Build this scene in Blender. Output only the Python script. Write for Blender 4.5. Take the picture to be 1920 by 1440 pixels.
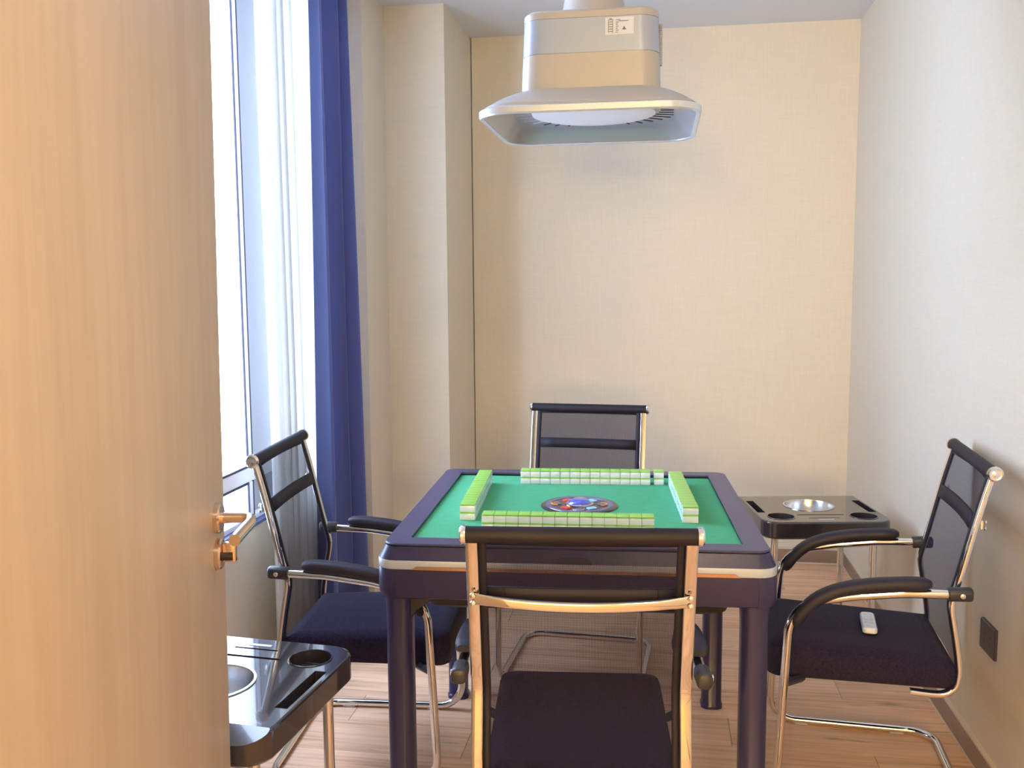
import bpy, bmesh, math, random
from mathutils import Vector, Matrix
random.seed(7)
for o in list(bpy.data.objects): bpy.data.objects.remove(o)
scn = bpy.context.scene
COL = scn.collection
R = math.radians
PI = math.pi

# ------------------------------------------------------------------ camera
def set_camera():
    yaw, pitch, roll = 0.1568, -0.106, -0.0071
    fwd = Vector((-math.sin(yaw)*math.cos(pitch), math.cos(yaw)*math.cos(pitch), math.sin(pitch)))
    right = Vector((math.cos(yaw), math.sin(yaw), 0)); up = right.cross(fwd)
    r2 = math.cos(roll)*right + math.sin(roll)*up
    u2 = -math.sin(roll)*right + math.cos(roll)*up
    cd = bpy.data.cameras.new('camera'); co = bpy.data.objects.new('camera', cd); COL.objects.link(co)
    cd.sensor_fit = 'HORIZONTAL'; cd.sensor_width = 36; cd.lens = 36*1745.92/1920
    cd.clip_start = 0.05
    m = Matrix((r2, u2, -fwd)).transposed().to_4x4(); m.translation = (0.2181, -2.5867, 1.3939)
    co.matrix_world = m
    scn.camera = co
set_camera()

# ------------------------------------------------------------------ sky, exposure
SKY = (0.87, 1.03, 1.42); SKY_STRENGTH = 11.8
w = bpy.data.worlds.new('overcast_sky'); scn.world = w; w.use_nodes = True
bg = w.node_tree.nodes['Background']; bg.inputs[0].default_value = (*SKY, 1); bg.inputs[1].default_value = SKY_STRENGTH
scn.view_settings.view_transform = 'Standard'
scn.view_settings.look = 'None'
scn.view_settings.gamma = 1.0
scn.view_settings.use_curve_mapping = False
scn.view_settings.exposure = 0.0
# sampling portal in the window opening (emits nothing itself)
pl = bpy.data.lights.new('window_portal', 'AREA'); pl.shape = 'RECTANGLE'; pl.size = 1.56; pl.size_y = 2.1
po = bpy.data.objects.new('window_portal', pl); COL.objects.link(po)
po.location = (-1.36, 0.435, 1.56); po.rotation_euler = (0, R(-90), 0)
po.rotation_euler = Vector((1, 0, 0)).to_track_quat('-Z', 'Y').to_euler()
pl.cycles.is_portal = True
ADDED_LAMPS = dict(entrance=(18.0, (1.0, .86, .60)), fill_globe=(2600.0, (1.0, .69, .28)))  # energy and colour of the added fill lights

# ------------------------------------------------------------------ materials
def nodes_of(m): return m.node_tree.nodes, m.node_tree.links
def mat(name, col, rough=.5, metal=0.0, coat=0.0, spec=.5, sheen=0.0, bump=None, var=None, emis=None):
    m = bpy.data.materials.new(name); m.use_nodes = True
    n, l = nodes_of(m); p = n['Principled BSDF']
    p.inputs['Base Color'].default_value = (*col, 1); p.inputs['Roughness'].default_value = rough
    p.inputs['Metallic'].default_value = metal; p.inputs['Coat Weight'].default_value = coat
    p.inputs['Specular IOR Level'].default_value = spec; p.inputs['Sheen Weight'].default_value = sheen
    if emis: p.inputs['Emission Color'].default_value = (*emis[0], 1); p.inputs['Emission Strength'].default_value = emis[1]
    tc = n.new('ShaderNodeTexCoord')
    if var:     # (scale, amount, (sx,sy,sz))
        mp = n.new('ShaderNodeMapping'); mp.inputs['Scale'].default_value = var[2]
        nz = n.new('ShaderNodeTexNoise'); nz.inputs['Scale'].default_value = var[0]; nz.inputs['Detail'].default_value = 4
        mr = n.new('ShaderNodeMapRange'); mr.inputs[1].default_value = .3; mr.inputs[2].default_value = .7
        mr.inputs[3].default_value = 1-var[1]; mr.inputs[4].default_value = 1+var[1]
        mx = n.new('ShaderNodeMix'); mx.data_type = 'RGBA'; mx.blend_type = 'MULTIPLY'; mx.inputs[0].default_value = 1
        mx.inputs[6].default_value = (*col, 1)
        l.new(tc.outputs['Object'], mp.inputs[0]); l.new(mp.outputs[0], nz.inputs[0]); l.new(nz.outputs[0], mr.inputs[0])
        l.new(mr.outputs[0], mx.inputs[7]); l.new(mx.outputs[2], p.inputs['Base Color'])
    if bump:    # (scale, strength, (sx,sy,sz))
        mp = n.new('ShaderNodeMapping'); mp.inputs['Scale'].default_value = bump[2]
        nz = n.new('ShaderNodeTexNoise'); nz.inputs['Scale'].default_value = bump[0]; nz.inputs['Detail'].default_value = 3
        bp = n.new('ShaderNodeBump'); bp.inputs['Strength'].default_value = bump[1]; bp.inputs['Distance'].default_value = .002
        l.new(tc.outputs['Object'], mp.inputs[0]); l.new(mp.outputs[0], nz.inputs[0]); l.new(nz.outputs[0], bp.inputs['Height'])
        l.new(bp.outputs[0], p.inputs['Normal'])
    return m

def wall_mat(name, col, axes):
    """linen-weave wallpaper: horizontal and vertical threads; axes = index of the in-plane horizontal axis"""
    m = bpy.data.materials.new(name); m.use_nodes = True
    n, l = nodes_of(m); p = n['Principled BSDF']; p.inputs['Roughness'].default_value = .75
    p.inputs['Specular IOR Level'].default_value = .3
    tc = n.new('ShaderNodeTexCoord'); outs = []
    for sc in ((12, 12, 260), (240, 240, 9), (3.2, 3.2, 3.2)):
        mp = n.new('ShaderNodeMapping'); mp.inputs['Scale'].default_value = sc
        nz = n.new('ShaderNodeTexNoise'); nz.inputs['Scale'].default_value = 1.0; nz.inputs['Detail'].default_value = 3
        l.new(tc.outputs['Object'], mp.inputs[0]); l.new(mp.outputs[0], nz.inputs[0]); outs.append(nz.outputs[0])
    a = n.new('ShaderNodeMath'); a.operation = 'ADD'; l.new(outs[0], a.inputs[0]); l.new(outs[1], a.inputs[1])
    mr = n.new('ShaderNodeMapRange'); mr.inputs[1].default_value = .7; mr.inputs[2].default_value = 1.3
    mr.inputs[3].default_value = .962; mr.inputs[4].default_value = 1.03
    l.new(a.outputs[0], mr.inputs[0])
    mx = n.new('ShaderNodeMix'); mx.data_type = 'RGBA'; mx.blend_type = 'MULTIPLY'; mx.inputs[0].default_value = 1
    mx.inputs[6].default_value = (*col, 1); l.new(mr.outputs[0], mx.inputs[7])
    l.new(mx.outputs[2], p.inputs['Base Color'])
    bp = n.new('ShaderNodeBump'); bp.inputs['Strength'].default_value = .25; bp.inputs['Distance'].default_value = .001
    l.new(a.outputs[0], bp.inputs['Height']); l.new(bp.outputs[0], p.inputs['Normal'])
    return m

def wood_mat(name, c1, c2, c3, grain, rough, rand=True, streak=60.0):
    """grain = axis the fibres run along (0 = x, 2 = z)"""
    m = bpy.data.materials.new(name); m.use_nodes = True
    n, l = nodes_of(m); p = n['Principled BSDF']; p.inputs['Roughness'].default_value = rough
    tc = n.new('ShaderNodeTexCoord'); oi = n.new('ShaderNodeObjectInfo')
    ad = n.new('ShaderNodeVectorMath'); ad.operation = 'ADD'
    sc = n.new('ShaderNodeVectorMath'); sc.operation = 'SCALE'; sc.inputs[0].default_value = (7.3, 3.1, 5.7)
    l.new(oi.outputs['Random'], sc.inputs['Scale'])
    l.new(tc.outputs['Object'], ad.inputs[0]); l.new(sc.outputs[0], ad.inputs[1])
    src = ad.outputs[0] if rand else tc.outputs['Object']
    fac = []
    for k, (al, ac) in enumerate(((2.2, streak), (1.1, 9.0))):
        s = [ac]*3; s[grain] = al
        mp = n.new('ShaderNodeMapping'); mp.inputs['Scale'].default_value = s
        nz = n.new('ShaderNodeTexNoise'); nz.inputs['Scale'].default_value = 1.0; nz.inputs['Detail'].default_value = 5
        nz.inputs['Roughness'].default_value = .6; nz.inputs['Distortion'].default_value = .3
        l.new(src, mp.inputs[0]); l.new(mp.outputs[0], nz.inputs[0]); fac.append(nz.outputs[0])
    cr = n.new('ShaderNodeValToRGB'); e = cr.color_ramp.elements
    e[0].position = .33; e[0].color = (*c1, 1); e[1].position = .66; e[1].color = (*c3, 1)
    em = e.new(.5); em.color = (*c2, 1)
    mixf = n.new('ShaderNodeMath'); mixf.operation = 'MULTIPLY_ADD'; mixf.inputs[1].default_value = .5
    h = n.new('ShaderNodeMath'); h.operation = 'MULTIPLY'; h.inputs[1].default_value = .5
    l.new(fac[0], mixf.inputs[0]); l.new(fac[1], h.inputs[0]); l.new(h.outputs[0], mixf.inputs[2])
    l.new(mixf.outputs[0], cr.inputs[0])
    last = cr.outputs[0]
    if rand:
        s = [26.0]*3; s[grain] = 5.0
        mp = n.new('ShaderNodeMapping'); mp.inputs['Scale'].default_value = s
        vo = n.new('ShaderNodeTexNoise'); vo.inputs['Scale'].default_value = 1.0; vo.inputs['Detail'].default_value = 2; vo.inputs['Distortion'].default_value = .6
        kr = n.new('ShaderNodeMapRange'); kr.inputs[1].default_value = .66; kr.inputs[2].default_value = .80; kr.inputs[3].default_value = 1.0; kr.inputs[4].default_value = .55
        km = n.new('ShaderNodeMix'); km.data_type = 'RGBA'; km.blend_type = 'MULTIPLY'; km.inputs[0].default_value = 1
        l.new(src, mp.inputs[0]); l.new(mp.outputs[0], vo.inputs[0]); l.new(vo.outputs[0], kr.inputs[0])
        l.new(last, km.inputs[6]); l.new(kr.outputs[0], km.inputs[7]); last = km.outputs[2]
    if rand:
        mr = n.new('ShaderNodeMapRange'); mr.inputs[3].default_value = .9; mr.inputs[4].default_value = 1.08
        l.new(oi.outputs['Random'], mr.inputs[0])
        mx = n.new('ShaderNodeMix'); mx.data_type = 'RGBA'; mx.blend_type = 'MULTIPLY'; mx.inputs[0].default_value = 1
        l.new(last, mx.inputs[6]); l.new(mr.outputs[0], mx.inputs[7]); last = mx.outputs[2]
    l.new(last, p.inputs['Base Color'])
    return m

def mesh_fabric(name, col, open_amt):
    """woven see-through net: thin threads with gaps"""
    m = bpy.data.materials.new(name); m.use_nodes = True
    n, l = nodes_of(m); p = n['Principled BSDF']; out = n['Material Output']
    p.inputs['Base Color'].default_value = (*col, 1); p.inputs['Roughness'].default_value = .9; p.inputs['Specular IOR Level'].default_value = .2
    tr = n.new('ShaderNodeBsdfTransparent'); mx = n.new('ShaderNodeMixShader')
    tc = n.new('ShaderNodeTexCoord')
    ws = []
    for d in ('X', 'Z'):
        wv = n.new('ShaderNodeTexWave'); wv.bands_direction = d; wv.inputs['Scale'].default_value = 105
        l.new(tc.outputs['Object'], wv.inputs[0]); ws.append(wv.outputs['Fac'])
    ml = n.new('ShaderNodeMath'); ml.operation = 'MULTIPLY'; l.new(ws[0], ml.inputs[0]); l.new(ws[1], ml.inputs[1])
    mr = n.new('ShaderNodeMapRange'); mr.inputs[3].default_value = open_amt-.14; mr.inputs[4].default_value = open_amt+.3
    l.new(ml.outputs[0], mr.inputs[0]); l.new(mr.outputs[0], mx.inputs[0])
    l.new(p.outputs[0], mx.inputs[1]); l.new(tr.outputs[0], mx.inputs[2]); l.new(mx.outputs[0], out.inputs[0])
    return m

def glass_mat():
    m = bpy.data.materials.new('window_glass'); m.use_nodes = True
    n, l = nodes_of(m); out = n['Material Output']
    tr = n.new('ShaderNodeBsdfTransparent'); tr.inputs[0].default_value = (.93, .96, .97, 1)
    gl = n.new('ShaderNodeBsdfGlossy'); gl.inputs['Roughness'].default_value = .02
    mx = n.new('ShaderNodeMixShader'); mx.inputs[0].default_value = .06; l.new(tr.outputs[0], mx.inputs[1]); l.new(gl.outputs[0], mx.inputs[2])
    l.new(mx.outputs[0], out.inputs[0]); return m

def frosted_mat():
    m = bpy.data.materials.new('frosted_panel'); m.use_nodes = True
    n, l = nodes_of(m); out = n['Material Output']
    df = n.new('ShaderNodeBsdfDiffuse'); df.inputs[0].default_value = (.54, .55, .60, 1)
    tl = n.new('ShaderNodeBsdfTranslucent'); tl.inputs[0].default_value = (.72, .76, .84, 1)
    a = n.new('ShaderNodeMixShader'); a.inputs[0].default_value = .03; l.new(df.outputs[0], a.inputs[1]); l.new(tl.outputs[0], a.inputs[2])
    l.new(a.outputs[0], out.inputs[0]); return m

def sheer_mat():
    m = bpy.data.materials.new('sheer_voile'); m.use_nodes = True
    n, l = nodes_of(m); out = n['Material Output']
    df = n.new('ShaderNodeBsdfDiffuse'); df.inputs[0].default_value = (.9, .9, .88, 1)
    tl = n.new('ShaderNodeBsdfTranslucent'); tl.inputs[0].default_value = (.80, .80, .76, 1)
    tr = n.new('ShaderNodeBsdfTransparent')
    a = n.new('ShaderNodeMixShader'); a.inputs[0].default_value = .55; l.new(df.outputs[0], a.inputs[1]); l.new(tl.outputs[0], a.inputs[2])
    b = n.new('ShaderNodeMixShader'); b.inputs[0].default_value = .22; l.new(a.outputs[0], b.inputs[1]); l.new(tr.outputs[0], b.inputs[2])
    l.new(b.outputs[0], out.inputs[0]); return m

def curtain_mat():
    m = bpy.data.materials.new('blue_curtain_cloth'); m.use_nodes = True
    n, l = nodes_of(m); out = n['Material Output']; p = n['Principled BSDF']
    p.inputs['Base Color'].default_value = (.085, .11, .30, 1); p.inputs['Roughness'].default_value = .6; p.inputs['Sheen Weight'].default_value = .4
    tl = n.new('ShaderNodeBsdfTranslucent'); tl.inputs[0].default_value = (.12, .33, .95, 1)
    a = n.new('ShaderNodeMixShader'); a.inputs[0].default_value = .19; l.new(p.outputs[0], a.inputs[1]); l.new(tl.outputs[0], a.inputs[2])
    l.new(a.outputs[0], out.inputs[0]); return m

WALLC = (.735, .670, .545)
M = dict(
    wall=wall_mat('linen_wallpaper', WALLC, 0),
    ceiling=mat('ceiling_paint', (.72, .75, .79), .8, bump=(60, .05, (1, 1, 1))),
    plank=wood_mat('floor_laminate', (.50, .28, .16), (.78, .49, .31), (.90, .61, .41), 0, .6),
    sub=mat('floor_joint', (.18, .11, .07), .8),
    base=mat('baseboard_taupe', (.36, .28, .22), .35, .3, var=(3, .06, (1, 1, 8))),
    baselight=mat('baseboard_light_edge', (.72, .60, .50), .35),
    door=wood_mat('door_veneer', (.57, .44, .31), (.62, .49, .355), (.66, .53, .39), 2, .42, False, 34.0),
    doormetal=mat('rose_metal', (.80, .62, .48), .18, 1.0),
    darkmetal=mat('dark_keyway', (.05, .04, .04), .4, .6),
    frame=frosted_mat(),
    framewhite=mat('window_bead_white', (.92, .93, .96), .4),
    gasket=mat('window_gasket', (.03, .03, .07), .6),
    sillm=mat('sill_dark_blue', (.10, .12, .30), .5),
    glass=glass_mat(), sheer=sheer_mat(), curtain=curtain_mat(),
    chrome=mat('polished_chrome', (.80, .79, .77), .06, 1.0),
    blackplastic=mat('black_plastic', (.028, .027, .036), .42),
    pad=mat('black_soft_pad', (.016, .014, .028), .55, spec=.4, bump=(300, .1, (1, 1, 1))),
    fabric=mat('black_seat_fabric', (.016, .012, .036), .95, spec=.25, sheen=.05, bump=(260, .5, (1, 1, 1)), var=(180, .45, (1, 1, 1))),
    border=mat('black_border_tape', (.012, .010, .020), .6, spec=.35),
    net=mesh_fabric('black_mesh_net', (.016, .013, .034), .34),
    bolt=mat('steel_bolt', (.85, .85, .85), .15, 1.0),
    glide=mat('pale_glide', (.45, .43, .55), .4),
    tabledark=mat('table_dark_gloss', (.026, .024, .082), .30, 0, .0),
    tablerim=mat('table_rim_satin', (.040, .041, .120), .36, 0, .1),
    tablelow=mat('table_underside_black', (.016, .014, .016), .5),
    silver=mat('silver_trim', (.52, .58, .70), .32, .3),
    bronze=mat('bronze_trim', (.50, .33, .24), .25, 1.0),
    felt=mat('green_felt', (.085, .39, .205), .95, spec=.15, bump=(400, .3, (1, 1, 1)), var=(30, .06, (1, 3, 1))),
    tilewhite=mat('tile_white', (.78, .86, .97), .25, coat=.2),
    tilegreen=mat('tile_green', (.29, .63, .11), .3, coat=.2),
    disc=mat('disc_bronze_dark', (.10, .075, .085), .25, .5),
    discring=mat('disc_blue_ring', (.16, .17, .42), .2, .6),
    dome=mat('disc_dome_blue', (.12, .14, .75), .08, .3, 1.0),
    domering=mat('disc_dome_ring', (.72, .66, .58), .2, 1.0),
    red=mat('red_button', (.75, .08, .06), .3), cyan=mat('pale_blue_button', (.30, .60, .85), .3),
    orange=mat('orange_mark', (.75, .35, .10), .35),
    traytop=mat('tray_gloss_brown_black', (.040, .033, .036), .10, 0, .6),
    steel=mat('brushed_steel', (.75, .76, .78), .26, 1.0),
    blackhole=mat('slot_black', (.006, .006, .006), .7),
    champagne=mat('champagne_plastic', (.42, .415, .405), .34, .1),
    lampsilver=mat('lamp_silver', (.38, .45, .58), .30, .3),
    lamprim=mat('lamp_rim_silver', (.58, .66, .78), .22, .25),
    reflector=mat('lamp_inner_grey', (.40, .42, .46), .28, .35),
    opal=mat('opal_diffuser', (.86, .84, .92), .35),
    sticker=mat('white_sticker', (.60, .68, .82), .5), ink=mat('sticker_ink', (.16, .17, .19), .6),
    cord=mat('grey_cord', (.55, .52, .48), .4, .4),
    socket=mat('socket_dark', (.045, .038, .055), .35), socketline=mat('socket_slot', (.012, .01, .014), .5),
    remote=mat('remote_white', (.74, .80, .90), .35), remotebtn=mat('remote_button', (.66, .68, .68), .4),
    fillshade=mat('added_lamp_diffuser', (.9, .86, .8), .5, emis=((1.0, .80, .58), 9.0)),  # glowing cover of the added fill lamps
)

# ------------------------------------------------------------------ geometry helpers
class MB:
    def __init__(s): s.v = []; s.f = []
    def add(s, vs, fs):
        b = len(s.v); s.v += [tuple(v) for v in vs]; s.f += [tuple(i+b for i in f) for f in fs]; return s
    def box(s, x0, x1, y0, y1, z0, z1):
        return s.add([(x0, y0, z0), (x1, y0, z0), (x1, y1, z0), (x0, y1, z0), (x0, y0, z1), (x1, y0, z1), (x1, y1, z1), (x0, y1, z1)],
                     [(0, 3, 2, 1), (4, 5, 6, 7), (0, 1, 5, 4), (1, 2, 6, 5), (2, 3, 7, 6), (3, 0, 4, 7)])
    def loft(s, rings, cap0=True, cap1=True):
        n = len(rings[0]); vs = [p for r in rings for p in r]; fs = []
        for k in range(len(rings)-1):
            for i in range(n):
                j = (i+1) % n; fs.append((k*n+i, k*n+j, (k+1)*n+j, (k+1)*n+i))
        if cap0: fs.append(tuple(range(n-1, -1, -1)))
        if cap1: fs.append(tuple((len(rings)-1)*n+i for i in range(n)))
        return s.add(vs, fs)
    def cyl(s, c, r, h, axis=2, seg=24, r2=None):
        r2 = r if r2 is None else r2; rings = []
        for k, rr in ((0, r), (1, r2)):
            ring = []
            for i in range(seg):
                a = 2*PI*i/seg; u, v = rr*math.cos(a), rr*math.sin(a); t = k*h
                p = {2: (u, v, t), 0: (t, u, v), 1: (v, t, u)}[axis]
                ring.append((c[0]+p[0], c[1]+p[1], c[2]+p[2]))
            rings.append(ring)
        return s.loft(rings)
    def lathe(s, prof, c=(0, 0, 0), axis=2, seg=32, cap0=True, cap1=True):
        rings = []
        for r, t in prof:
            ring = []
            for i in range(seg):
                a = 2*PI*i/seg; u, v = r*math.cos(a), r*math.sin(a)
                p = {2: (u, v, t), 0: (t, u, v), 1: (v, t, u)}[axis]
                ring.append((c[0]+p[0], c[1]+p[1], c[2]+p[2]))
            rings.append(ring)
        return s.loft(rings, cap0, cap1)
    def sweep(s, pts, sec, b0=None, scales=None):
        """sec: list of (b, n) offsets. b0: fixed binormal (planar paths), else parallel transport"""
        P = [Vector(p) for p in pts]; n = len(P); T = []
        for i in range(n):
            a = P[max(i-1, 0)]; c = P[min(i+1, n-1)]; T.append((c-a).normalized())
        fixed = b0 is not None
        b = Vector(b0) if fixed else T[0].orthogonal().normalized()
        rings = []
        for i in range(n):
            t = T[i]
            if not fixed: b = (b - t*b.dot(t)).normalized()
            nn = t.cross(b).normalized(); k = scales[i] if scales else 1.0
            if not isinstance(k, tuple): k = (k, k)
            rings.append([P[i]+b*(q[0]*k[0])+nn*(q[1]*k[1]) for q in sec])
        return s.loft(rings)

def circ(r, seg=14, ry=None):
    ry = ry or r
    return [(r*math.cos(2*PI*i/seg), ry*math.sin(2*PI*i/seg)) for i in range(seg)]
def rrect(hx, hy, r, seg=6, c=(0, 0)):
    o = []
    for (sx, sy, a0) in ((1, 1, 0), (-1, 1, 90), (-1, -1, 180), (1, -1, 270)):
        for i in range(seg+1):
            a = R(a0+90*i/seg); o.append((c[0]+sx*(hx-r)+r*math.cos(a), c[1]+sy*(hy-r)+r*math.sin(a)))
    return o
def ringz(o, z): return [(x, y, z) for x, y in o]
def fillet(pts, r, seg=6):
    P = [Vector(p) for p in pts]; out = [P[0]]
    for i in range(1, len(P)-1):
        rr = r[i-1] if isinstance(r, (list, tuple)) else r
        a = (P[i-1]-P[i]); c = (P[i+1]-P[i]); la, lc = a.length, c.length
        a.normalize(); c.normalize(); ang = a.angle(c)
        if ang > PI-.02 or rr <= 0: out.append(P[i]); continue
        d = min(rr/math.tan(ang/2), la*.49, lc*.49); rad = d*math.tan(ang/2)
        ctr = P[i]+(a+c).normalized()*(rad/math.sin(ang/2))
        s0 = P[i]+a*d-ctr; s1 = P[i]+c*d-ctr; tot = s0.angle(s1); ax = s0.cross(s1).normalized()
        for k in range(seg+1): out.append(ctr+Matrix.Rotation(tot*k/seg, 3, ax) @ s0)
    out.append(P[-1]); return out
def smooth_path(pts, sub=4):
    P = [Vector(p) for p in pts]; out = []
    for i in range(len(P)-1):
        p0 = P[max(i-1, 0)]; p1 = P[i]; p2 = P[i+1]; p3 = P[min(i+2, len(P)-1)]
        for k in range(sub):
            t = k/sub
            out.append(.5*((2*p1)+(-p0+p2)*t+(2*p0-5*p1+4*p2-p3)*t*t+(-p0+3*p1-3*p2+p3)*t**3))
    out.append(P[-1]); return out

def mesh_of(name, mb, bevel=0.0, bseg=2, smooth=True, ang=38):
    me = bpy.data.meshes.new(name); me.from_pydata([tuple(v) for v in mb.v], [], mb.f); me.update()
    bm = bmesh.new(); bm.from_mesh(me)
    bmesh.ops.recalc_face_normals(bm, faces=bm.faces)
    if bevel > 0:
        es = [e for e in bm.edges if len(e.link_faces) == 2 and e.calc_face_angle(0) > R(30)]
        bmesh.ops.bevel(bm, geom=es, offset=bevel, segments=bseg, profile=.5, affect='EDGES', clamp_overlap=True)
    bm.to_mesh(me); bm.free()
    if smooth:
        me.shade_smooth(); me.set_sharp_from_angle(angle=R(ang))
    return me
def obj(name, mb, m, parent=None, bevel=0.0, bseg=2, smooth=True, label=None, ang=38):
    me = mb if isinstance(mb, bpy.types.Mesh) else mesh_of(name, mb, bevel, bseg, smooth, ang)
    if m is not None and not len(me.materials): me.materials.append(m)
    o = bpy.data.objects.new(name, me); COL.objects.link(o)
    if parent: o.parent = parent
    if label: o['label'] = label
    return o
def tag(o, label, cat, group=None):
    o['label'] = label; o['category'] = cat
    if group: o['group'] = group
    return o
def thing(name, label, cat, loc=(0, 0, 0), rz=0.0, group=None):
    o = bpy.data.objects.new(name, None); COL.objects.link(o); o.empty_display_size = .1
    o.location = loc; o.rotation_euler = (0, 0, rz); return tag(o, label, cat, group)
def struct(name, mb, m, parent=None, bevel=0.0):
    o = obj(name, mb, m, parent, bevel, smooth=bevel > 0)
    if not parent: o['kind'] = 'structure'
    return o
def copy_tree(o, parent=None):
    c = o.copy(); COL.objects.link(c)
    if parent: c.parent = parent
    for ch in list(o.children): copy_tree(ch, c)
    return c
def cut(me, cutters):
    """boolean difference of closed cutters from mesh me, returns a new mesh"""
    t = bpy.data.objects.new('tmp', me); COL.objects.link(t); tmp = []
    for i, cb in enumerate(cutters):
        cm = mesh_of('cutter', cb, smooth=False); co = bpy.data.objects.new('cutter', cm); COL.objects.link(co); tmp.append(co)
        md = t.modifiers.new('b%d' % i, 'BOOLEAN'); md.object = co; md.operation = 'DIFFERENCE'; md.solver = 'EXACT'
    dg = bpy.context.evaluated_depsgraph_get(); dg.update()
    nm = bpy.data.meshes.new_from_object(t.evaluated_get(dg))
    for o in tmp+[t]: bpy.data.objects.remove(o)
    nm.shade_smooth(); nm.set_sharp_from_angle(angle=R(13)); return nm

# ------------------------------------------------------------------ room shell
XR, YB, ZC = 1.138, 2.124, 2.62      # right wall, back wall, ceiling
XW = -1.28                           # window wall
YF = -8.00                           # wall behind the camera
fl = struct('floor', MB().box(XW-.15, XR+.15, YF-.15, YB+.15, -.1, -.012), M['sub'])
PW, PLN = .19, 1.21
pm = [mesh_of('plank', MB().box(0, ln, 0, PW-.0012, -.012, 0), .0008, 1, False) for ln in (PLN-.0012,)]
pm[0].materials.append(M['plank'])
row = 0; y = YF
while y < YB-.01:
    off = (row*.41) % PLN
    x = XW - off
    while x < XR:
        x0 = max(x, XW); x1 = min(x+PLN, XR); y1 = min(y+PW, YB)
        if x1-x0 > .03:
            if x1-x0 > PLN-.002 and y1-y > PW-.002:
                o = obj('plank', pm[0], None, fl); o.location = (x0, y, 0)
            else:
                me = mesh_of('plank', MB().box(0, x1-x0-.0012, 0, y1-y-.0012, -.012, 0), .0008, 1, False); me.materials.append(M['plank'])
                o = obj('plank', me, None, fl); o.location = (x0, y, 0)
        x += PLN
    y += PW; row += 1
struct('ceiling', MB().box(XW-.15, XR+.15, YF-.15, YB+.15, ZC, ZC+.1), M['ceiling'])
struct('wall_back', MB().box(-.72, XR+.15, YB, YB+.15, 0, ZC), M['wall'])
struct('wall_right', MB().box(XR, XR+.15, YF, YB, 0, ZC), M['wall'])
struct('wall_front', MB().box(XW-.15, XR+.15, YF-.15, YF, 0, ZC), M['wall'])
struct('wall_column', MB().box(XW-.15, -.725, 1.537, YB+.15, 0, ZC), M['wall'])
struct('wall_pier', MB().box(XW-.15, -1.0, 1.223, 1.537, 0, ZC), M['wall'])
wl = MB(); WY0, WY1, WZ0, WZ1 = -.35, 1.223, .50, 2.60
wl.box(XW-.15, XW, YF, WY0, 0, ZC); wl.box(XW-.15, XW, WY0, WY1, 0, WZ0); wl.box(XW-.15, XW, WY0, WY1, WZ1, ZC)
struct('wall_left', wl, M['wall'])
struct('wall_doorway', MB().box(XW, -.36, -2.16, -2.02, 0, ZC), M['wall'])
def baseboard(name, x0, x1, y0, y1, h=.078):
    o = struct(name, MB().box(x0, x1, y0, y1, 0.0, h), M['base'], None, .001)
    # pale strips along the foot and the top edge
    dx, dy = (.0018, 0) if abs(x1-x0) < abs(y1-y0) else (0, .0018)
    obj('foot_strip', MB().box(x0-dx, x1+dx, y0-dy, y1+dy, .0005, .007), M['baselight'], o, smooth=False)
    obj('top_strip', MB().box(x0-dx*.6, x1+dx*.6, y0-dy*.6, y1+dy*.6, h-.006, h+.001), M['baselight'], o, smooth=False)
baseboard('baseboard_back', -.723, XR-.015, YB-.012, YB-.0005)
baseboard('baseboard_right', XR-.012, XR-.0005, YF+.01, YB-.015)
baseboard('baseboard_column', -.998, -.728, 1.525, 1.5365)

# window ------------------------------------------------------------
win = bpy.data.objects.new('window_1', None); COL.objects.link(win); win['kind'] = 'structure'; win.location = (XW, .43, .5)
bpy.context.view_layer.update()
def wpart(name, b, m, bev=.002):
    c = MB().box(b[0]-XW, b[1]-XW, b[2]-.43, b[3]-.43, b[4]-.5, b[5]-.5); return obj(name, c, m, win, bev, 1)
fx0, fx1 = XW-.07, XW-.012
RB, RT = .667, .722
wpart('window_sill', (XW-.10, XW+.012, WY0, WY1, .50, .515), M['sillm'])
wpart('frame_rail', (fx0, fx1, WY0, WY1, .515, .535), M['framewhite'])
wpart('frame_rail', (fx0, fx1, WY0, WY1, RB, RT), M['framewhite'])
wpart('frame_rail', (fx0, fx1, WY0, WY1, 2.55, 2.60), M['framewhite'])
for a, b_ in ((WY0, WY0+.05), (WY1-.05, WY1)): wpart('frame_stile', (fx0-.001, fx1+.001, a, b_, .535, 2.55), M['framewhite'])
wpart('frosted_panel', (XW-.046, XW-.038, .685, .925, .535, 2.55), M['frame'], .001)
for za, zb in ((.535, RB), (RT, 2.55)):
    wpart('glazing_bead', (fx0+.01, fx1+.003, .645, .672, za, zb), M['framewhite'])
    wpart('gasket', (fx1-.004, fx1+.0015, .673, .684, za, zb), M['gasket'], 0)
    wpart('gasket', (fx1-.004, fx1+.0015, .638, .644, za, zb), M['gasket'], 0)
    wpart('glass_pane', (XW-.045, XW-.039, WY0+.05, .637, za+.006, zb-.006), M['glass'], 0)
    wpart('glass_pane', (XW-.045, XW-.039, .928, WY1-.05, za+.006, zb-.006), M['glass'], 0)
for z_ in (RT, RB-.008): wpart('gasket', (fx1-.004, fx1+.0015, WY0+.05, .637, z_, z_+.008), M['gasket'], 0)

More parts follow.
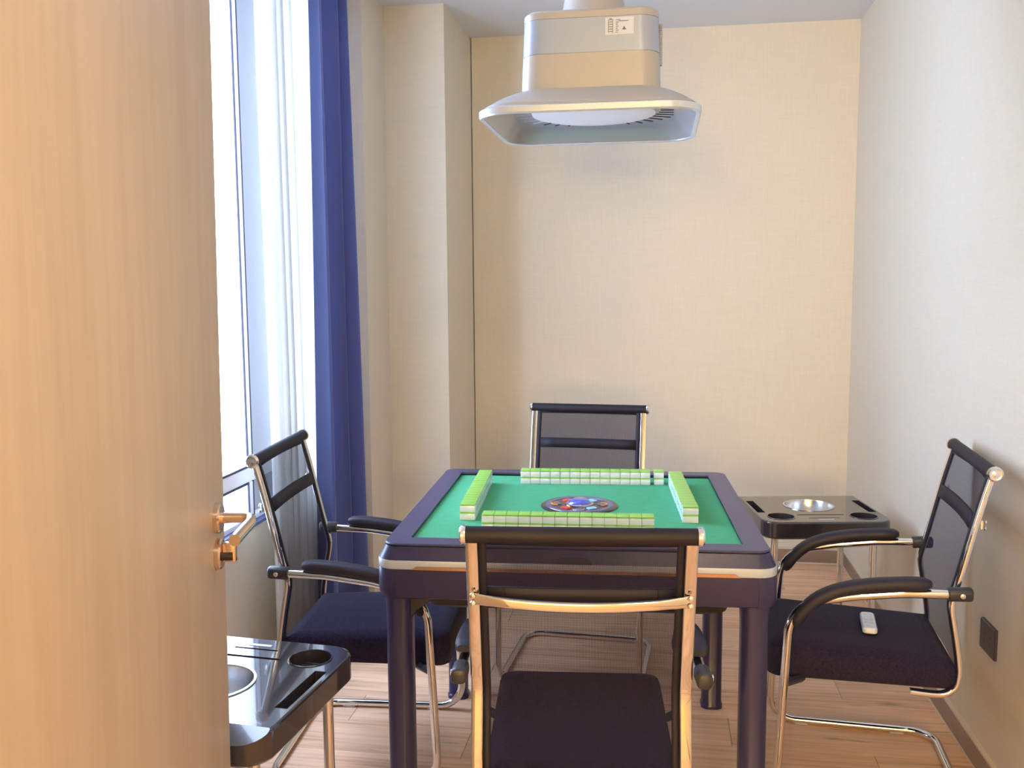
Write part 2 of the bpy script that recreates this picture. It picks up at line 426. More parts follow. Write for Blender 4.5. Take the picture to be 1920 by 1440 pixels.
# added fill lamps for the warm light, unseen behind the camera
for key, lx, ly, lab in (('entrance', .72, -2.55, 'added round warm fill lamp, unseen over the entrance'),):
    cl = thing('added_fill_lamp', lab, 'lamp', (lx, ly, ZC))  # unseen fixture added to light the door face
    obj('lamp_base', MB().lathe([(.20, 0), (.20, -.02), (.19, -.025)], seg=40), M['framewhite'], cl)
    obj('diffuser', MB().lathe([(.188, -.024), (.185, -.05), (.16, -.066), (.10, -.074), (.02, -.077)], seg=40), M['fillshade'], cl)
    ld = bpy.data.lights.new('added_fill_light', 'AREA'); ld.shape = 'DISK'; ld.size = .34; ld.energy = ADDED_LAMPS[key][0]; ld.color = ADDED_LAMPS[key][1]
    lo = bpy.data.objects.new('added_fill_light', ld); COL.objects.link(lo); lo.location = (0, 0, -.085); lo.parent = cl
for (key, lx, lz, lab) in (('fill_globe', -.95, 1.95, 'added warm fill globe, leftmost at the entrance passage end'), ('fill_globe', -.28, 1.35, 'added warm fill globe, second from left at the passage end'),
                           ('fill_globe', .32, 1.98, 'added warm fill globe, third from left at the passage end'), ('fill_globe', .86, 1.38, 'added warm fill globe, rightmost at the entrance passage end')):
    sc_ = thing('added_fill_globe', lab, 'lamp', (lx, YF, lz), 0, 'added fill globes')  # unseen globe added as warm fill for the room
    obj('wall_plate', MB().lathe([(.06, 0), (.06, .015), (.05, .02)], axis=1, seg=28), M['silver'], sc_)
    obj('bracket', MB().sweep([(0, .015, 0), (0, .07, 0)], circ(.012, 12)), M['silver'], sc_)
    pr = [(.15*math.sin(PI*k/14)+.001, -.15*math.cos(PI*k/14)) for k in range(15)]
    obj('globe', MB().lathe(pr, (0, .20, 0), seg=28), M['fillshade'], sc_)
    ld = bpy.data.lights.new('added_globe_light', 'POINT'); ld.shadow_soft_size = .158; ld.energy = ADDED_LAMPS[key][0]; ld.color = ADDED_LAMPS[key][1]
    lo = bpy.data.objects.new('added_globe_light', ld); COL.objects.link(lo); lo.location = (0, .20, 0); lo.parent = sc_

# door --------------------------------------------------------------
DW = .92; DANG = R(104)
HX, HY = -.537-math.cos(DANG)*DW-math.sin(DANG)*.02, -1.085-math.sin(DANG)*DW+math.cos(DANG)*.02
door = struct('door_1', MB().box(0, DW, -.02, .02, .008, 2.12), M['door'], None, .002)
TILT = R(.8)      # the leaf hangs slightly out of plumb
door.matrix_world = Matrix.Translation((HX+.004-math.sin(TILT)*.95, HY, .012)) @ Matrix.Rotation(TILT, 4, 'Y') @ Matrix.Rotation(DANG, 4, 'Z')
hx, hz = DW-.062, .992
ro = obj('handle_rose', MB().lathe([(.026, 0), (.026, .007), (.0235, .010)], (hx, -.0202, hz), 1, 36), M['doormetal'], door)
for v in ro.data.vertices: v.co.y = -.0202-(v.co.y+.0202)
ro.data.flip_normals()
path = fillet([(hx, -.029, hz), (hx, -.078, hz), (hx-.03, -.083, hz-.001), (hx-.135, -.078, hz-.002)], [.016, .02], 8)
sc = [1.0]*len(path)
obj('lever', MB().sweep(path, circ(.0095, 16)), M['doormetal'], door)
lr = obj('lock_rose', MB().lathe([(.026, 0), (.026, .007), (.0235, .010)], (hx, -.0202, .930), 1, 36), M['doormetal'], door)
for v in lr.data.vertices: v.co.y = -.0202-(v.co.y+.0202)
lr.data.flip_normals()
tt = obj('thumb_turn', MB().box(hx-.007, hx+.007, -.053, -.030, .916, .950), M['doormetal'], lr, .003, 3)
obj('thumb_turn_stem', MB().cyl((hx, -.048, .927), .010, .018, 1), M['darkmetal'], lr)

# curtains ----------------------------------------------------------
def curtain(name, pathf, n, z0, z1, m, label, cat, nz=14):
    mb = MB(); vs = []; fs = []
    for k in range(nz+1):
        t = k/nz; z = z0+(z1-z0)*t
        for i in range(n+1): p = pathf(i/n, t); vs.append((p[0], p[1], z))
    for k in range(nz):
        for i in range(n): a = k*(n+1)+i; fs.append((a, a+1, a+n+2, a+n+1))
    mb.add(vs, fs); me = mesh_of(name, mb, ang=180)
    o = obj(name, me, m); so = o.modifiers.new('thickness', 'SOLIDIFY'); so.thickness = .0015
    return tag(o, label, cat)
def blue_path(s, t):
    y = .90+.30*s
    ph = s*2*PI*2.6+.9
    amp = .050*(1-.2*t)+.006*math.sin(9*s+3*t)
    x = -1.092+.020*s+amp*math.sin(ph)+.012*math.sin(ph*2.3+1.2)*(1-.4*t)
    x += (1-t)*.018*s - (1-t)*.012*(1-s)
    return (x, y+.012*math.cos(ph*1.7)*(1-t*.5))
curtain('blue_curtain', blue_path, 150, .02, 2.60, M['curtain'], 'royal blue blackout curtain gathered beside the window', 'curtain')
def sheer_path(s, t):
    y = .585+.60*s+.01*math.sin(5*t)*(1-s)
    return (-1.178+.014*math.sin(s*2*PI*9)+.006*math.sin(s*2*PI*21+1), y)
curtain('sheer_curtain', sheer_path, 170, .02, 2.60, M['sheer'], 'white sheer voile curtain hanging in front of the window', 'curtain')

# ------------------------------------------------------------------ mahjong table
TY = .0528
FZ, RZ = .770, .780
table = thing('mahjong_table', 'square dark automatic mahjong table with green felt top', 'table', (0, 0, 0), TY)
def frame_ring(ho, ro_, hi, ri, z0, z1, ch=.004):
    mb = MB(); o = rrect(ho, ho, ro_); oc = rrect(ho-ch, ho-ch, ro_-ch); i_ = rrect(hi, hi, ri)
    n = len(o); R_ = [ringz(i_, z0), ringz(o, z0), ringz(o, z1-ch), ringz(oc, z1), ringz(i_, z1), ringz(i_, z0)]
    vs = [p for r in R_[:5] for p in r]; fs = []
    for k in range(5):
        k2 = (k+1) % 5
        for j in range(n): j2 = (j+1) % n; fs.append((k*n+j, k*n+j2, k2*n+j2, k2*n+j))
    return mb.add(vs, fs)
obj('rim', frame_ring(.4575, .035, .400, .006, .7755, RZ, .002), M['tablerim'], table)
obj('rim_gap', frame_ring(.4535, .032, .401, .006, .772, .7758, .0005), M['blackhole'], table)
obj('felt', MB().loft([ringz(rrect(.401, .401, .004), .761), ringz(rrect(.401, .401, .004), FZ)]), M['felt'], table, smooth=False, label='green felt playing surface')
# housing: bevel shoulder, upright side
hs = [(.4575, .036, .7725), (.472, .045, .742), (.472, .045, .722), (.472, .045, .668), (.468, .044, .650), (.458, .042, .645)]
obj('upper_housing', MB().loft([ringz(rrect(h, h, r), z) for h, r, z in hs[:2]][:2], cap0=False), M['tabledark'], table)
obj('housing', MB().loft([ringz(rrect(h, h, r), z) for h, r, z in hs[2:]]), M['tabledark'], table)
obj('silver_band', MB().loft([ringz(rrect(.4728, .4728, .0455), .7215), ringz(rrect(.4735, .4735, .046), .724), ringz(rrect(.4735, .4735, .046), .740), ringz(rrect(.4728, .4728, .0455), .7425)]), M['silver'], table, label='silver band around the table edge')
for k in range(4):
    a = k*PI/2
    mb = MB(); pr = [(-.385, .7205), (.385, .7205), (.372, .7295), (-.372, .7295)]
    vs = [(x, -.4758, z) for x, z in pr]+[(x, -.470, z) for x, z in pr]
    mb.add(vs, [(0, 1, 2, 3), (7, 6, 5, 4), (0, 4, 5, 1), (1, 5, 6, 2), (2, 6, 7, 3), (3, 7, 4, 0)])
    o = obj('bronze_strip', mb, M['bronze'], table, .0008, 1, label='bronze coloured strip'); o.rotation_euler = (0, 0, a)
    # corner cover, a thin quarter shell over the rounded corner
    sh = []
    for (h, r, z) in ((.4730, .046, .7210), (.4738, .0465, .7185), (.4738, .0465, .664), (.4695, .0455, .6475)):
        ring = []
        for i in range(9): t = R(180+90*i/8); ring.append((-(h-r)+r*math.cos(t), -(h-r)+r*math.sin(t), z))
        r_ = [(-(h-r)+(r-.004)*math.cos(R(270-90*i/8)), -(h-r)+(r-.004)*math.sin(R(270-90*i/8)), z) for i in range(9)]
        sh.append(ring+r_)
    o = obj('corner_cover', MB().loft(sh), M['tabledark'], table); o.rotation_euler = (0, 0, a)
    # leg
    lg = MB(); cx, cy = -.424, -.424
    lr_ = [(.035, .024, .0), (.035, .024, .012), (.032, .023, .016), (.032, .023, .60), (.034, .024, .646)]
    lg.loft([ringz(rrect(h, h, r, 6, (cx, cy)), z) for h, r, z in lr_])
    o = obj('leg', lg, M['tabledark'], table); o.rotation_euler = (0, 0, a)
    br = MB(); br.loft([[(-.395, -.445+d, .6455), (-.33, -.445+d, .6455), (-.35, -.445+d, .632), (-.380, -.445+d, .610), (-.395, -.445+d, .585)] for d in (0, .03)])
    o = obj('leg_bracket', br, M['tablelow'], table, .002, 1); o.rotation_euler = (0, 0, a)
obj('lower_housing', MB().loft([ringz(rrect(.34, .34, .03), .585), ringz(rrect(.37, .37, .03), .60), ringz(rrect(.385, .385, .03), .646)]), M['tablelow'], table)
# semicircular catch under the front rim
mb = MB(); ca = [(.045*math.cos(R(t)), .744+.014*math.sin(R(t))) for t in range(0, 181, 15)]
mb.loft([[(x, -.4735+.0075*((z-.744)/.014), z) for x, z in ca], [(x, -.462, z) for x, z in ca]])
obj('front_catch', mb, M['tablelow'], table)
# control disc
DZ = FZ
disc = obj('control_disc', MB().lathe([(.109, DZ-.001), (.109, DZ+.002), (.105, DZ+.0045), (.096, DZ+.0045)], (0, -.002, 0), seg=56), M['disc'], table, label='round control panel in the table centre')
obj('disc_ring', MB().lathe([(.096, DZ+.004), (.0945, DZ+.0058), (.082, DZ+.0058), (.080, DZ+.004)], (0, -.002, 0), seg=56), M['discring'], disc)
obj('dome_ring', MB().lathe([(.040, DZ+.004), (.040, DZ+.008), (.036, DZ+.010), (.032, DZ+.008)], (0, -.002, 0), seg=40), M['domering'], disc)
obj('dome', MB().lathe([(.034, DZ+.006), (.033, DZ+.011), (.027, DZ+.017), (.016, DZ+.0205), (.004, DZ+.0215)], (0, -.002, 0), seg=36), M['dome'], disc)
def dbutton(name, ang, rr, m, w=.014, d=.010):
    o = obj(name, MB().loft([ringz(rrect(w, d, .005), DZ+.004), ringz(rrect(w, d, .005), DZ+.0065), ringz(rrect(w-.002, d-.002, .004), DZ+.0078)]), m, disc)
    o.location = (rr*math.cos(R(ang)), rr*math.sin(R(ang))-.002, 0); o.rotation_euler = (0, 0, R(ang+90))
dbutton('button', 232, .058, M['red']); dbutton('button', 308, .058, M['cyan'])
dbutton('button', 52, .058, M['cyan']); dbutton('button', 128, .058, M['red'])
for ang in (0, 90, 180, 270):
    arc = [(.063*math.cos(R(ang))+.016*math.cos(R(t)), .063*math.sin(R(ang))+.016*math.sin(R(t))-.002, DZ+.006) for t in range(ang-100, ang+101, 20)]
    obj('marker_arc', MB().sweep(arc, circ(.0022, 6), (0, 0, 1)), M['orange'] if ang in (180, 0) else M['domering'], disc)
    o = obj('dice_window', MB().lathe([(.013, DZ+.004), (.013, DZ+.0062), (.011, DZ+.0066)], seg=20), M['discring'], disc)
    o.location = (.063*math.cos(R(ang)), .063*math.sin(R(ang))-.002, 0)

# ------------------------------------------------------------------ mahjong tiles
TW, TD, TH = .0312, .041, .0218     # pitch along the row, length across, height
tb = mesh_of('mahjong_tile', MB().box(-TW/2+.0003, TW/2-.0003, -TD/2, TD/2, 0, .0176), .0012, 2); tb.materials.append(M['tilewhite'])
tk = mesh_of('tile_back', MB().box(-TW/2+.0003, TW/2-.0003, -TD/2, TD/2, .0176, TH-.0001), .0014, 2); tk.materials.append(M['tilegreen'])
ORD = ['first', 'second', 'third', 'fourth', 'fifth', 'sixth', 'seventh', 'eighth', 'ninth', 'tenth', 'eleventh', 'twelfth', 'thirteenth', 'fourteenth', 'fifteenth', 'sixteenth', 'seventeenth']
cT, sT = math.cos(TY), math.sin(TY)
def tile(tx, ty, layer, rz, label, group):
    o = bpy.data.objects.new('mahjong_tile', tb); COL.objects.link(o)
    jx, jy = random.uniform(-.0004, .0004), random.uniform(-.0004, .0004)
    x, y = tx+(jx if rz else 0), ty+(0 if rz else jy)
    o.location = (cT*x-sT*y, sT*x+cT*y, FZ+layer*TH); o.rotation_euler = (0, 0, TY+rz)
    tag(o, label, 'mahjong tile', group)
    b = bpy.data.objects.new('tile_back', tk); COL.objects.link(b); b.parent = o
    return o
LAY = ('lower', 'upper')
FRONT_X0, FRONT_Y, FRONT_N = -.240, -.270, 14
BACK_X0, BACK_Y, BACK_N = -.194, .300, 13
LEFT_X, LEFT_Y0, LEFT_N = -.292, -.187, 15
RIGHT_X, RIGHT_Y0, RIGHT_N = .296, -.172, 15
for ly in (0, 1):
    for i in range(FRONT_N): tile(FRONT_X0+TW*(i+.5), FRONT_Y, ly, 0, f'green-backed tile, {LAY[ly]} layer, {ORD[i]} from left in the row nearest camera', 'tiles in the near row')
    for i in range(BACK_N): tile(BACK_X0+TW*(i+.5), BACK_Y+.0006*i, ly, 0, f'green-backed tile, {LAY[ly]} layer, {ORD[i]} from left in the far row', 'tiles in the far row')
    tile(.238, BACK_Y+.012, ly, 0, f'green-backed tile, {LAY[ly]} one of the pair set apart at far row end', 'tiles in the far row')
    for i in range(LEFT_N): tile(LEFT_X-.0008*i, LEFT_Y0+TW*(i+.5), ly, PI/2, f'green-backed tile, {LAY[ly]} layer, {ORD[i]} from the near end of left row', 'tiles in the left row')
    for i in range(RIGHT_N): tile(RIGHT_X-.0006*i, RIGHT_Y0+TW*(i+.5), ly, PI/2, f'green-backed tile, {LAY[ly]} layer, {ORD[i]} from the near end of right row', 'tiles in the right row')

# ------------------------------------------------------------------ chairs
def rsec(w, d, r):
    return rrect(w/2, d/2, r, 3)
POST = [(-.305, .917), (-.292, .87), (-.279, .82), (-.262, .747), (-.241, .655), (-.226, .595), (-.222, .565), (-.228, .525), (-.237, .475), (-.245, .42), (-.247, .385), (-.240, .355), (-.222, .337), (-.195, .330), (-.13, .332)]
ARMX = .245
def make_chair(label):
    t = thing('office_chair', label, 'chair', (0, 0, 0), 0, 'chairs around the mahjong table')
    for s in (-1, 1):
        pth = smooth_path([(s*.211, y, z) for y, z in POST], 4)
        obj('back_post', MB().sweep(pth, rsec(.025, .013, .004), (1, 0, 0)), M['chrome'], t)
        # black arm cap fixed to the post
        cp = MB().sweep([(s*ARMX, -.262, .612), (s*ARMX, -.257, .612), (s*ARMX, -.205, .609)], rsec(.032, .034, .011), (1, 0, 0), [.8, 1, 1])
        cap = obj('arm_cap', cp, M['blackplastic'], t, .002, 1)
        obj('bolt', MB().lathe([(.0065, 0), (.0065, .003), (.003, .0045)], (s*(ARMX+.0158), -.236, .611), 0, 14) if s > 0 else
            MB().lathe([(.003, -.0045), (.0065, -.003), (.0065, 0)], (s*(ARMX+.0158), -.236, .611), 0, 14), M['bolt'], cap)
        # upholstered pad following the arm tube
        arm = [(-.165, .633), (-.10, .629), (-.02, .620), (.05, .604), (.105, .577), (.145, .537), (.165, .500)]
        pp = smooth_path([(s*ARMX, y, z) for y, z in arm], 4); n = len(pp)
        scl = [(.6, .45) if i == 0 else (.86, .8) if i == 1 else (.97, .97) if i == 2 else (.55, .4) if i == n-1 else (.8, .72) if i == n-2 else (.95, .92) if i == n-3 else 1.0 for i in range(n)]
        obj('armrest_pad', MB().sweep(pp, rsec(.046, .032, .013), (1, 0, 0), scl), M['pad'], t)
    # arm / leg / floor rail: one continuous chromed tube
    side = lambda s: [(s*ARMX, -.215, .609), (s*ARMX, -.10, .604), (s*ARMX, .02, .588), (s*ARMX, .175, .555), (s*ARMX, .190, .30), (s*ARMX, .203, .0125), (s*ARMX, -.285, .0125)]
    full = side(1)+side(-1)[::-1]
    rad = [.3, .3, .15, .3, .075, .075, .075, .075, .3, .15, .3, .3]
    obj('sled_frame', MB().sweep(fillet(full, rad, 10), circ(.0117, 14)), M['chrome'], t)
    for s in (-1, 1):
        obj('floor_glide', MB().box(s*ARMX-.011, s*ARMX+.011, .085, .125, 0, .006), M['glide'], t, .002, 1)
        obj('floor_glide', MB().box(s*ARMX-.011, s*ARMX+.011, -.20, -.16, 0, .006), M['glide'], t, .002, 1)
    # rolled top edge with chromed end caps
    obj('top_roll', MB().lathe([(.012, -.224), (.0165, -.220), (.0165, .220), (.012, .224)], (0, -.305, .917), 0, 22), M['border'], t)
    for s in (-1, 1):
        pr = [(.0185, .2205), (.0195, .224), (.0195, .229), (.015, .2325), (.012, .2315), (.008, .2315), (.005, .233)]
        if s < 0: pr = [(r, -x) for r, x in pr]
        obj('end_cap', MB().lathe(pr, (0, -.305, .917), 0, 24), M['bolt'], t)
    # mesh back: net panel and its solid tape border
    bp = smooth_path([(0, y+.004, z) for y, z in POST[:11]], 4)
    def sheet(x0, x1, i0, i1, off, nx=8, th=.0):
        vs, fs = [], []
        pts = bp[i0:i1+1]
        for p in pts:
            for j in range(nx+1):
                x = x0+(x1-x0)*j/nx; vs.append((x, p.y+off-.010*(1-(x/.2)**2), p.z))
        for k in range(len(pts)-1):
            for j in range(nx): a = k*(nx+1)+j; fs.append((a, a+1, a+nx+2, a+nx+1))
        return MB().add(vs, fs)
    N = len(bp)-1
    obj('mesh_back', sheet(-.199, .199, 0, N, 0), M['net'], t)
    def solid(name, x0, x1, i0, i1, off, th=.004, nx=8):
        o = obj(name, sheet(x0, x1, i0, i1, off, nx), M['border'], t)
        md = o.modifiers.new('thickness', 'SOLIDIFY'); md.thickness = th; md.offset = 0; return o
    for s in (-1, 1): solid('back_border', s*.184, s*.199, 0, N, .001, .006, 2)
    solid('back_border', -.184, .184, 0, 2, .001, .006)
    # lumbar band and chromed cross bar behind it
    zs = [p.z for p in bp]
    i0 = min(range(N+1), key=lambda i: abs(zs[i]-.80)); i1 = min(range(N+1), key=lambda i: abs(zs[i]-.765))
    solid('lumbar_band', -.184, .184, i0, i1, .003, .006)
    cb = []
    for k in range(21):
        u = -1+2*k/20; e = abs(u)
        x = u*.211; z = .783-.010*(1-u*u); y = -.284-.014*(1-u*u)
        cb.append((x, y, z))
    scl = [(1.1, .45)]*2+[(1, .75)]+[(1, 1)]*15+[(1, .75)]+[(1.1, .45)]*2
    xb = obj('cross_bar', MB().sweep(cb, [(q[0], q[1]) for q in rsec(.021, .012, .005)], (0, 0, 1), scl), M['chrome'], t)
    for s in (-1, 1):
        for dz in (-.008, .008):
            o = obj('bolt', MB().lathe([(.002, -.005), (.0052, -.003), (.006, 0)], (s*.211, -.2905, .783+dz), 1, 12), M['bolt'], xb)
    # seat cushion
    def seat_outline(h, d, r):
        o = []
        for (sx, sy, a0, rr) in ((1, 1, 0, r), (-1, 1, 90, r), (-1, -1, 180, .006), (1, -1, 270, .006)):
            for q in range(6):
                a = R(a0+90*q/5); o.append((sx*(h-rr)+rr*math.cos(a), sy*(d-rr)-.008+rr*math.sin(a)))
        return o
    sr = [ringz(seat_outline(h, d, .04), z) for h, d, z in ((.190, .228, .3375), (.1975, .236, .345), (.1985, .2375, .372), (.1985, .237, .402), (.193, .231, .417), (.160, .20, .4255))]
    sr2 = [[(x, y+.0, z+(.012*(y/.23) if z > .36 else 0)-.010*(max(0, y-.12)/.11)**2) for x, y, z in rg] for rg in sr]
    obj('seat', MB().loft(sr2), M['fabric'], t, ang=60)
    # under-seat carrier joining seat and legs
    for yy in (.14,):
        obj('seat_carrier', MB().sweep([(-ARMX+.008, .186, .335), (-.19, yy, .333), (.19, yy, .333), (ARMX-.008, .186, .335)], rsec(.02, .02, .006)), M['blackplastic'], t)
    return t
CH = {'front': ((.0745, -.847), 5.05), 'rear': ((-.0465, .984), 175.94), 'right': ((1.060, .076), 85.58), 'left': ((-.8935, .017), -86)}
labels = {'front': 'black mesh chair in the foreground, seen from behind', 'rear': 'black mesh chair on the far side of the mahjong table',
          'right': 'black mesh chair by the right wall with a remote on its seat', 'left': 'black mesh chair in front of the window and blue curtain'}
first = None
for k in ('front', 'rear', 'right', 'left'):
    (bx_, by_), dg_ = CH[k]; a = R(dg_)
    if first is None: c = first = make_chair(labels[k])
    else: c = copy_tree(first); c['label'] = labels[k]
    c.location = (bx_-math.sin(a)*.30, by_+math.cos(a)*.30, 0); c.rotation_euler = (0, 0, a)

# remote control on the right chair's seat
rm = thing('remote_control', 'small white remote control lying on the right chair seat', 'remote', (.812, .088, .4275), R(-8))
obj('case', MB().loft([ringz(rrect(h, l, .010), z) for h, l, z in ((.017, .066, 0), (.0195, .0685, .003), (.0195, .0685, .013), (.0165, .0655, .017))]), M['remote'], rm)
for i in range(4):
    for sx in (-1, 1): obj('button', MB().loft([ringz(rrect(.005, .0055, .003, 4, (sx*.008, .040-.022*i)), z) for z in (.0165, .0182)]), M['remotebtn'], rm)

# ------------------------------------------------------------------ side trays
TRZ = .55
def make_tray(label):
    t = thing('side_tray_table', label, 'side table', (0, 0, 0), 0, 'drink trays beside the mahjong table')
    H = .232
    shell = MB().loft([ringz(rrect(h, h, r, 8), z) for h, r, z in ((H-.012, .052, TRZ-.064), (H-.004, .058, TRZ-.062), (H, .06, TRZ-.056), (H, .06, TRZ-.006), (H-.002, .06, TRZ-.002), (H-.006, .058, TRZ))])
    me = mesh_of('tray_top', shell)
    me.materials.append(M['traytop'])
    cutters = [MB().cyl((sx*.150, .145, TRZ-.030), .047, .06, 2, 40) for sx in (-1, 1)]
    cutters.append(MB().cyl((0, -.020, TRZ-.10), .088, .15, 2, 56))
    for sx in (-1, 1):
        cutters.append(MB().box(sx*.205-.014, sx*.205+.014, -.10, .085, TRZ-.035, TRZ+.02))
        # finger scoop and card groove
    cutters.append(MB().box(-.085, .085, .118, .128, TRZ-.006, TRZ+.02))
    cutters.append(MB().box(-.055, .055, .165, .172, TRZ-.006, TRZ+.02))
    # sloping lip on the far side from the cups
    lip = MB().add([(-.3, -.178, TRZ+.001), (-.3, -.30, TRZ+.05), (-.3, -.30, TRZ-.040), (.3, -.178, TRZ+.001), (.3, -.30, TRZ+.05), (.3, -.30, TRZ-.040)],
                   [(0, 1, 2), (5, 4, 3), (0, 3, 4, 1), (1, 4, 5, 2), (2, 5, 3, 0)])
    cutters.append(lip)
    top = obj('tray_top', cut(me, cutters), None, t)
    obj('cup_insert', MB().lathe([(.094, TRZ), (.094, TRZ+.0025), (.088, TRZ+.003), (.0865, TRZ-.001), (.0850, TRZ-.085), (.078, TRZ-.088)], (0, -.020, 0), seg=48, cap0=False), M['steel'], t, label='round steel cup insert')
    for sx in (-1, 1):
        o = obj('ashtray_ring', MB().lathe([(.0505, TRZ), (.0505, TRZ+.0015), (.0470, TRZ+.0018), (.0464, TRZ-.001), (.0460, TRZ-.028), (.040, TRZ-.0295)], (sx*.150, .145, 0), seg=40, cap0=False), M['traytop'], t)
        for k in range(5):
            hh = math.sqrt(.036**2-(-.024+.012*k)**2)
            obj('rib', MB().box(sx*.150-hh, sx*.150+hh, .145-.024+.012*k-.0025, .145-.024+.012*k+.0025, TRZ-.030, TRZ-.021), M['traytop'], o, .001, 1)
        obj('slot_liner', MB().box(sx*.205-.0138, sx*.205+.0138, -.0998, .0848, TRZ-.0352, TRZ-.030), M['blackhole'], t, smooth=False)
        for yy in (-.165, .170):
            lg = obj('leg', MB().cyl((sx*.178, yy, .012), .0125, TRZ-.064-.012+.004, 2, 22), M['chrome'], t)
            obj('foot', MB().lathe([(.0145, 0), (.0150, .004), (.0150, .018), (.0135, .020)], (sx*.178, yy, 0), seg=20), M['blackplastic'], lg)
    obj('maker_plate', MB().box(-.028, .028, .186, .196, TRZ-.0005, TRZ+.0008), M['silver'], t, smooth=False)
    return t
tr1 = make_tray('glossy dark drink tray on chrome legs beside the open door')
tr1.location = (-.722, -.770, 0); tr1.rotation_euler = (0, 0, R(-5))
tr2 = copy_tree(tr1); tr2['label'] = 'glossy dark drink tray on chrome legs in the far right corner'
tr2.location = (.790, 1.005, 0); tr2.rotation_euler = (0, 0, R(188.5))

# ------------------------------------------------------------------ hanging lamp
LX, LY = .038, 0.0
lamp = thing('pendant_lamp', 'champagne and silver pendant lamp hood above the mahjong table', 'lamp', (LX, LY, 1.815))
Z = lambda z: z-1.815
HH = .279
dome = [(.266, .086, 1.828), (.265, .086, 1.839), (.256, .084, 1.845), (.238, .074, 1.858), (.215, .072, 1.872), (.195, .070, 1.882), (.176, .06, 1.888)]
obj('hood', MB().loft([ringz(rrect(h, h, r, 8), Z(z)) for h, r, z in dome], cap0=False), M['champagne'], lamp, ang=60)
ro2 = MB(); rings = [rrect(.266, .266, .084, 10), rrect(HH-.004, HH-.004, .092, 10), rrect(HH, HH, .096, 10), rrect(HH, HH, .096, 10), rrect(HH-.008, HH-.008, .092, 10), rrect(.262, .262, .084, 10)]
zz = [1.8135, 1.811, 1.815, 1.829, 1.8335, 1.8335]
vs = [(x, y, Z(z)) for rg, z in zip(rings, zz) for x, y in rg]; n = len(rings[0]); fs = []
for k in range(6):
    for j in range(n): k2 = (k+1) % 6; j2 = (j+1) % n; fs.append((k*n+j, k*n+j2, k2*n+j2, k2*n+j))
ro2.add(vs, fs); obj('rim', ro2, M['lamprim'], lamp)
inner = obj('inner_hood', MB().loft([ringz(rrect(h, h, r, 8), Z(z)) for h, r, z in ((.2665, .084, 1.814), (.258, .084, 1.828), (.242, .084, 1.846), (.226, .08, 1.857), (.216, .08, 1.859))], cap0=False), M['reflector'], lamp, ang=50)
for f in inner.data.polygons: pass
obj('light_panel', MB().lathe([(.165, Z(1.8585)), (.168, Z(1.855)), (.166, Z(1.850)), (.15, Z(1.846)), (.10, Z(1.8435)), (.01, Z(1.8425))], seg=56), M['opal'], lamp, label='round opal light panel')
for k in range(40):
    a = 2*PI*(k+.5)/40
    r0 = .180; r1 = min(.242, .214/max(abs(math.cos(a)), abs(math.sin(a))))
    o = obj('vent_slit', MB().box(r0, r1, -.0019, .0019, Z(1.8575), Z(1.860)), M['blackhole'] if math.cos(a) > -.75 else M['lamprim'], inner, smooth=False)  # left slits coloured pale for the light showing through them
    o.rotation_euler = (0, 0, a)
BX, BY = .179, .168
def body(name, z0, z1, m, g=0.0, lip=.0):
    def hh(z): return 1-.045*(z-1.88)/.2
    rg = [ringz(rrect((BX+g)*hh(z), (BY+g)*hh(z), .052, 8), Z(z)) for z in (z0, z1)]
    if lip: rg.append(ringz(rrect((BX+g)*hh(z1)-lip, (BY+g)*hh(z1)-lip, .048, 8), Z(z1+lip)))
    return obj(name, MB().loft(rg), m, lamp)
body('lower_body', 1.878, 1.9745, M['champagne'])
body('body_groove', 1.974, 1.977, M['lampsilver'], -.002)
ub = body('upper_body', 1.9765, 2.062, M['lampsilver'])
body('top_lid', 2.0625, 2.078, M['champagne'], .0005, .006)
obj('duct', MB().lathe([(.092, Z(2.083)), (.088, Z(2.10)), (.074, Z(2.17)), (.070, Z(2.30)), (.070, Z(2.60))], seg=40), M['champagne'], lamp)
obj('ceiling_plate', MB().lathe([(.12, Z(2.62)), (.12, Z(2.606)), (.10, Z(2.596)), (.07, Z(2.594))], seg=40), M['champagne'], lamp)
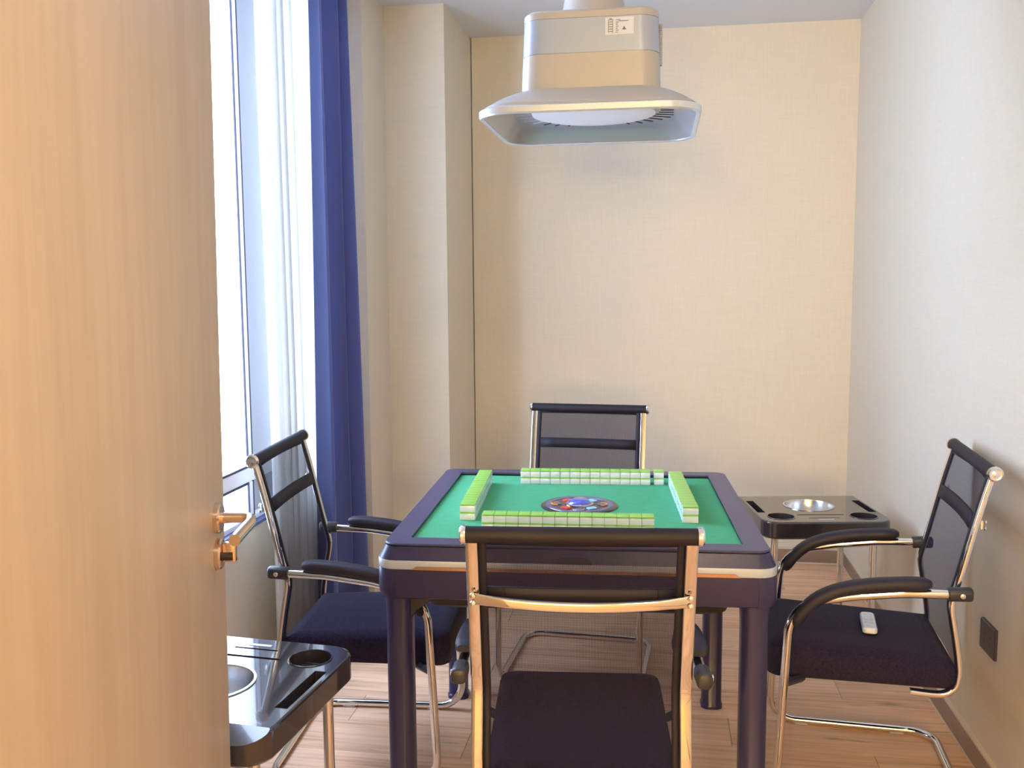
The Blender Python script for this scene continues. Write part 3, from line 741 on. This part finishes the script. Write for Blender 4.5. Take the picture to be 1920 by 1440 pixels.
# rating label with its marks, on the silver front
fy = -BY*.962-.0012
lab = obj('rating_label', MB().box(.040, .111, fy-.0006, fy+.002, Z(2.016), Z(2.058)), M['sticker'], lamp, smooth=False, label='white rating label with small print')
lf = fy-.0009
def ink(x0, x1, z0, z1): obj('print_mark', MB().box(x0, x1, lf-.0002, lf+.0004, Z(z0), Z(z1)), M['ink'], lab, smooth=False)
ink(.047, .0485, 2.021, 2.050); ink(.058, .0595, 2.019, 2.050)
for i in range(5): ink(.0495, .0575, 2.0225+.0058*i, 2.0243+.0058*i)
ink(.046, .061, 2.051, 2.0522); ink(.050, .057, 2.0530, 2.0552)
for i in range(6): ink(.066, .0715+.002*(i % 2), 2.0205+.0048*i, 2.0222+.0048*i)
ink(.073, .098, 2.0475, 2.0492); ink(.066, .078, 2.0505, 2.0520)
tri = MB().add([(.082, lf-.0002, Z(2.027)), (.0925, lf-.0002, Z(2.027)), (.0872, lf-.0002, Z(2.036)), (.082, lf+.0004, Z(2.027)), (.0925, lf+.0004, Z(2.027)), (.0872, lf+.0004, Z(2.036))], [(0, 1, 2), (5, 4, 3), (0, 3, 4, 1), (1, 4, 5, 2), (2, 5, 3, 0)])
obj('print_mark', tri, M['ink'], lab, smooth=False)
# coiled cord down the right side
hel = [(BX*.965+.0045*math.cos(t*.8)+.004, -.03+.0045*math.sin(t*.8), Z(1.965+.105*t/220)) for t in range(0, 221)]
obj('coiled_cord', MB().sweep(hel, circ(.0016, 6)), M['cord'], lamp)

# ------------------------------------------------------------------ wall socket
sk = thing('wall_socket', 'dark square socket plate low on the right wall', 'socket', (XR, .094, .404))
pl_ = MB(); o0 = rrect(.058, .044, .006); o1 = rrect(.055, .041, .005)
pl_.loft([[(0.0005, y, z) for y, z in o0], [(-.006, y, z) for y, z in o0], [(-.009, y, z) for y, z in o1]])
obj('plate', pl_, M['socket'], sk)
for (y, z) in ((-.022, .010), (-.022, -.012), (.022, .010), (.022, -.012)):
    obj('socket_hole', MB().box(-.0094, -.008, y-.0015, y+.0015, z-.005, z+.005), M['socketline'], sk, smooth=False)
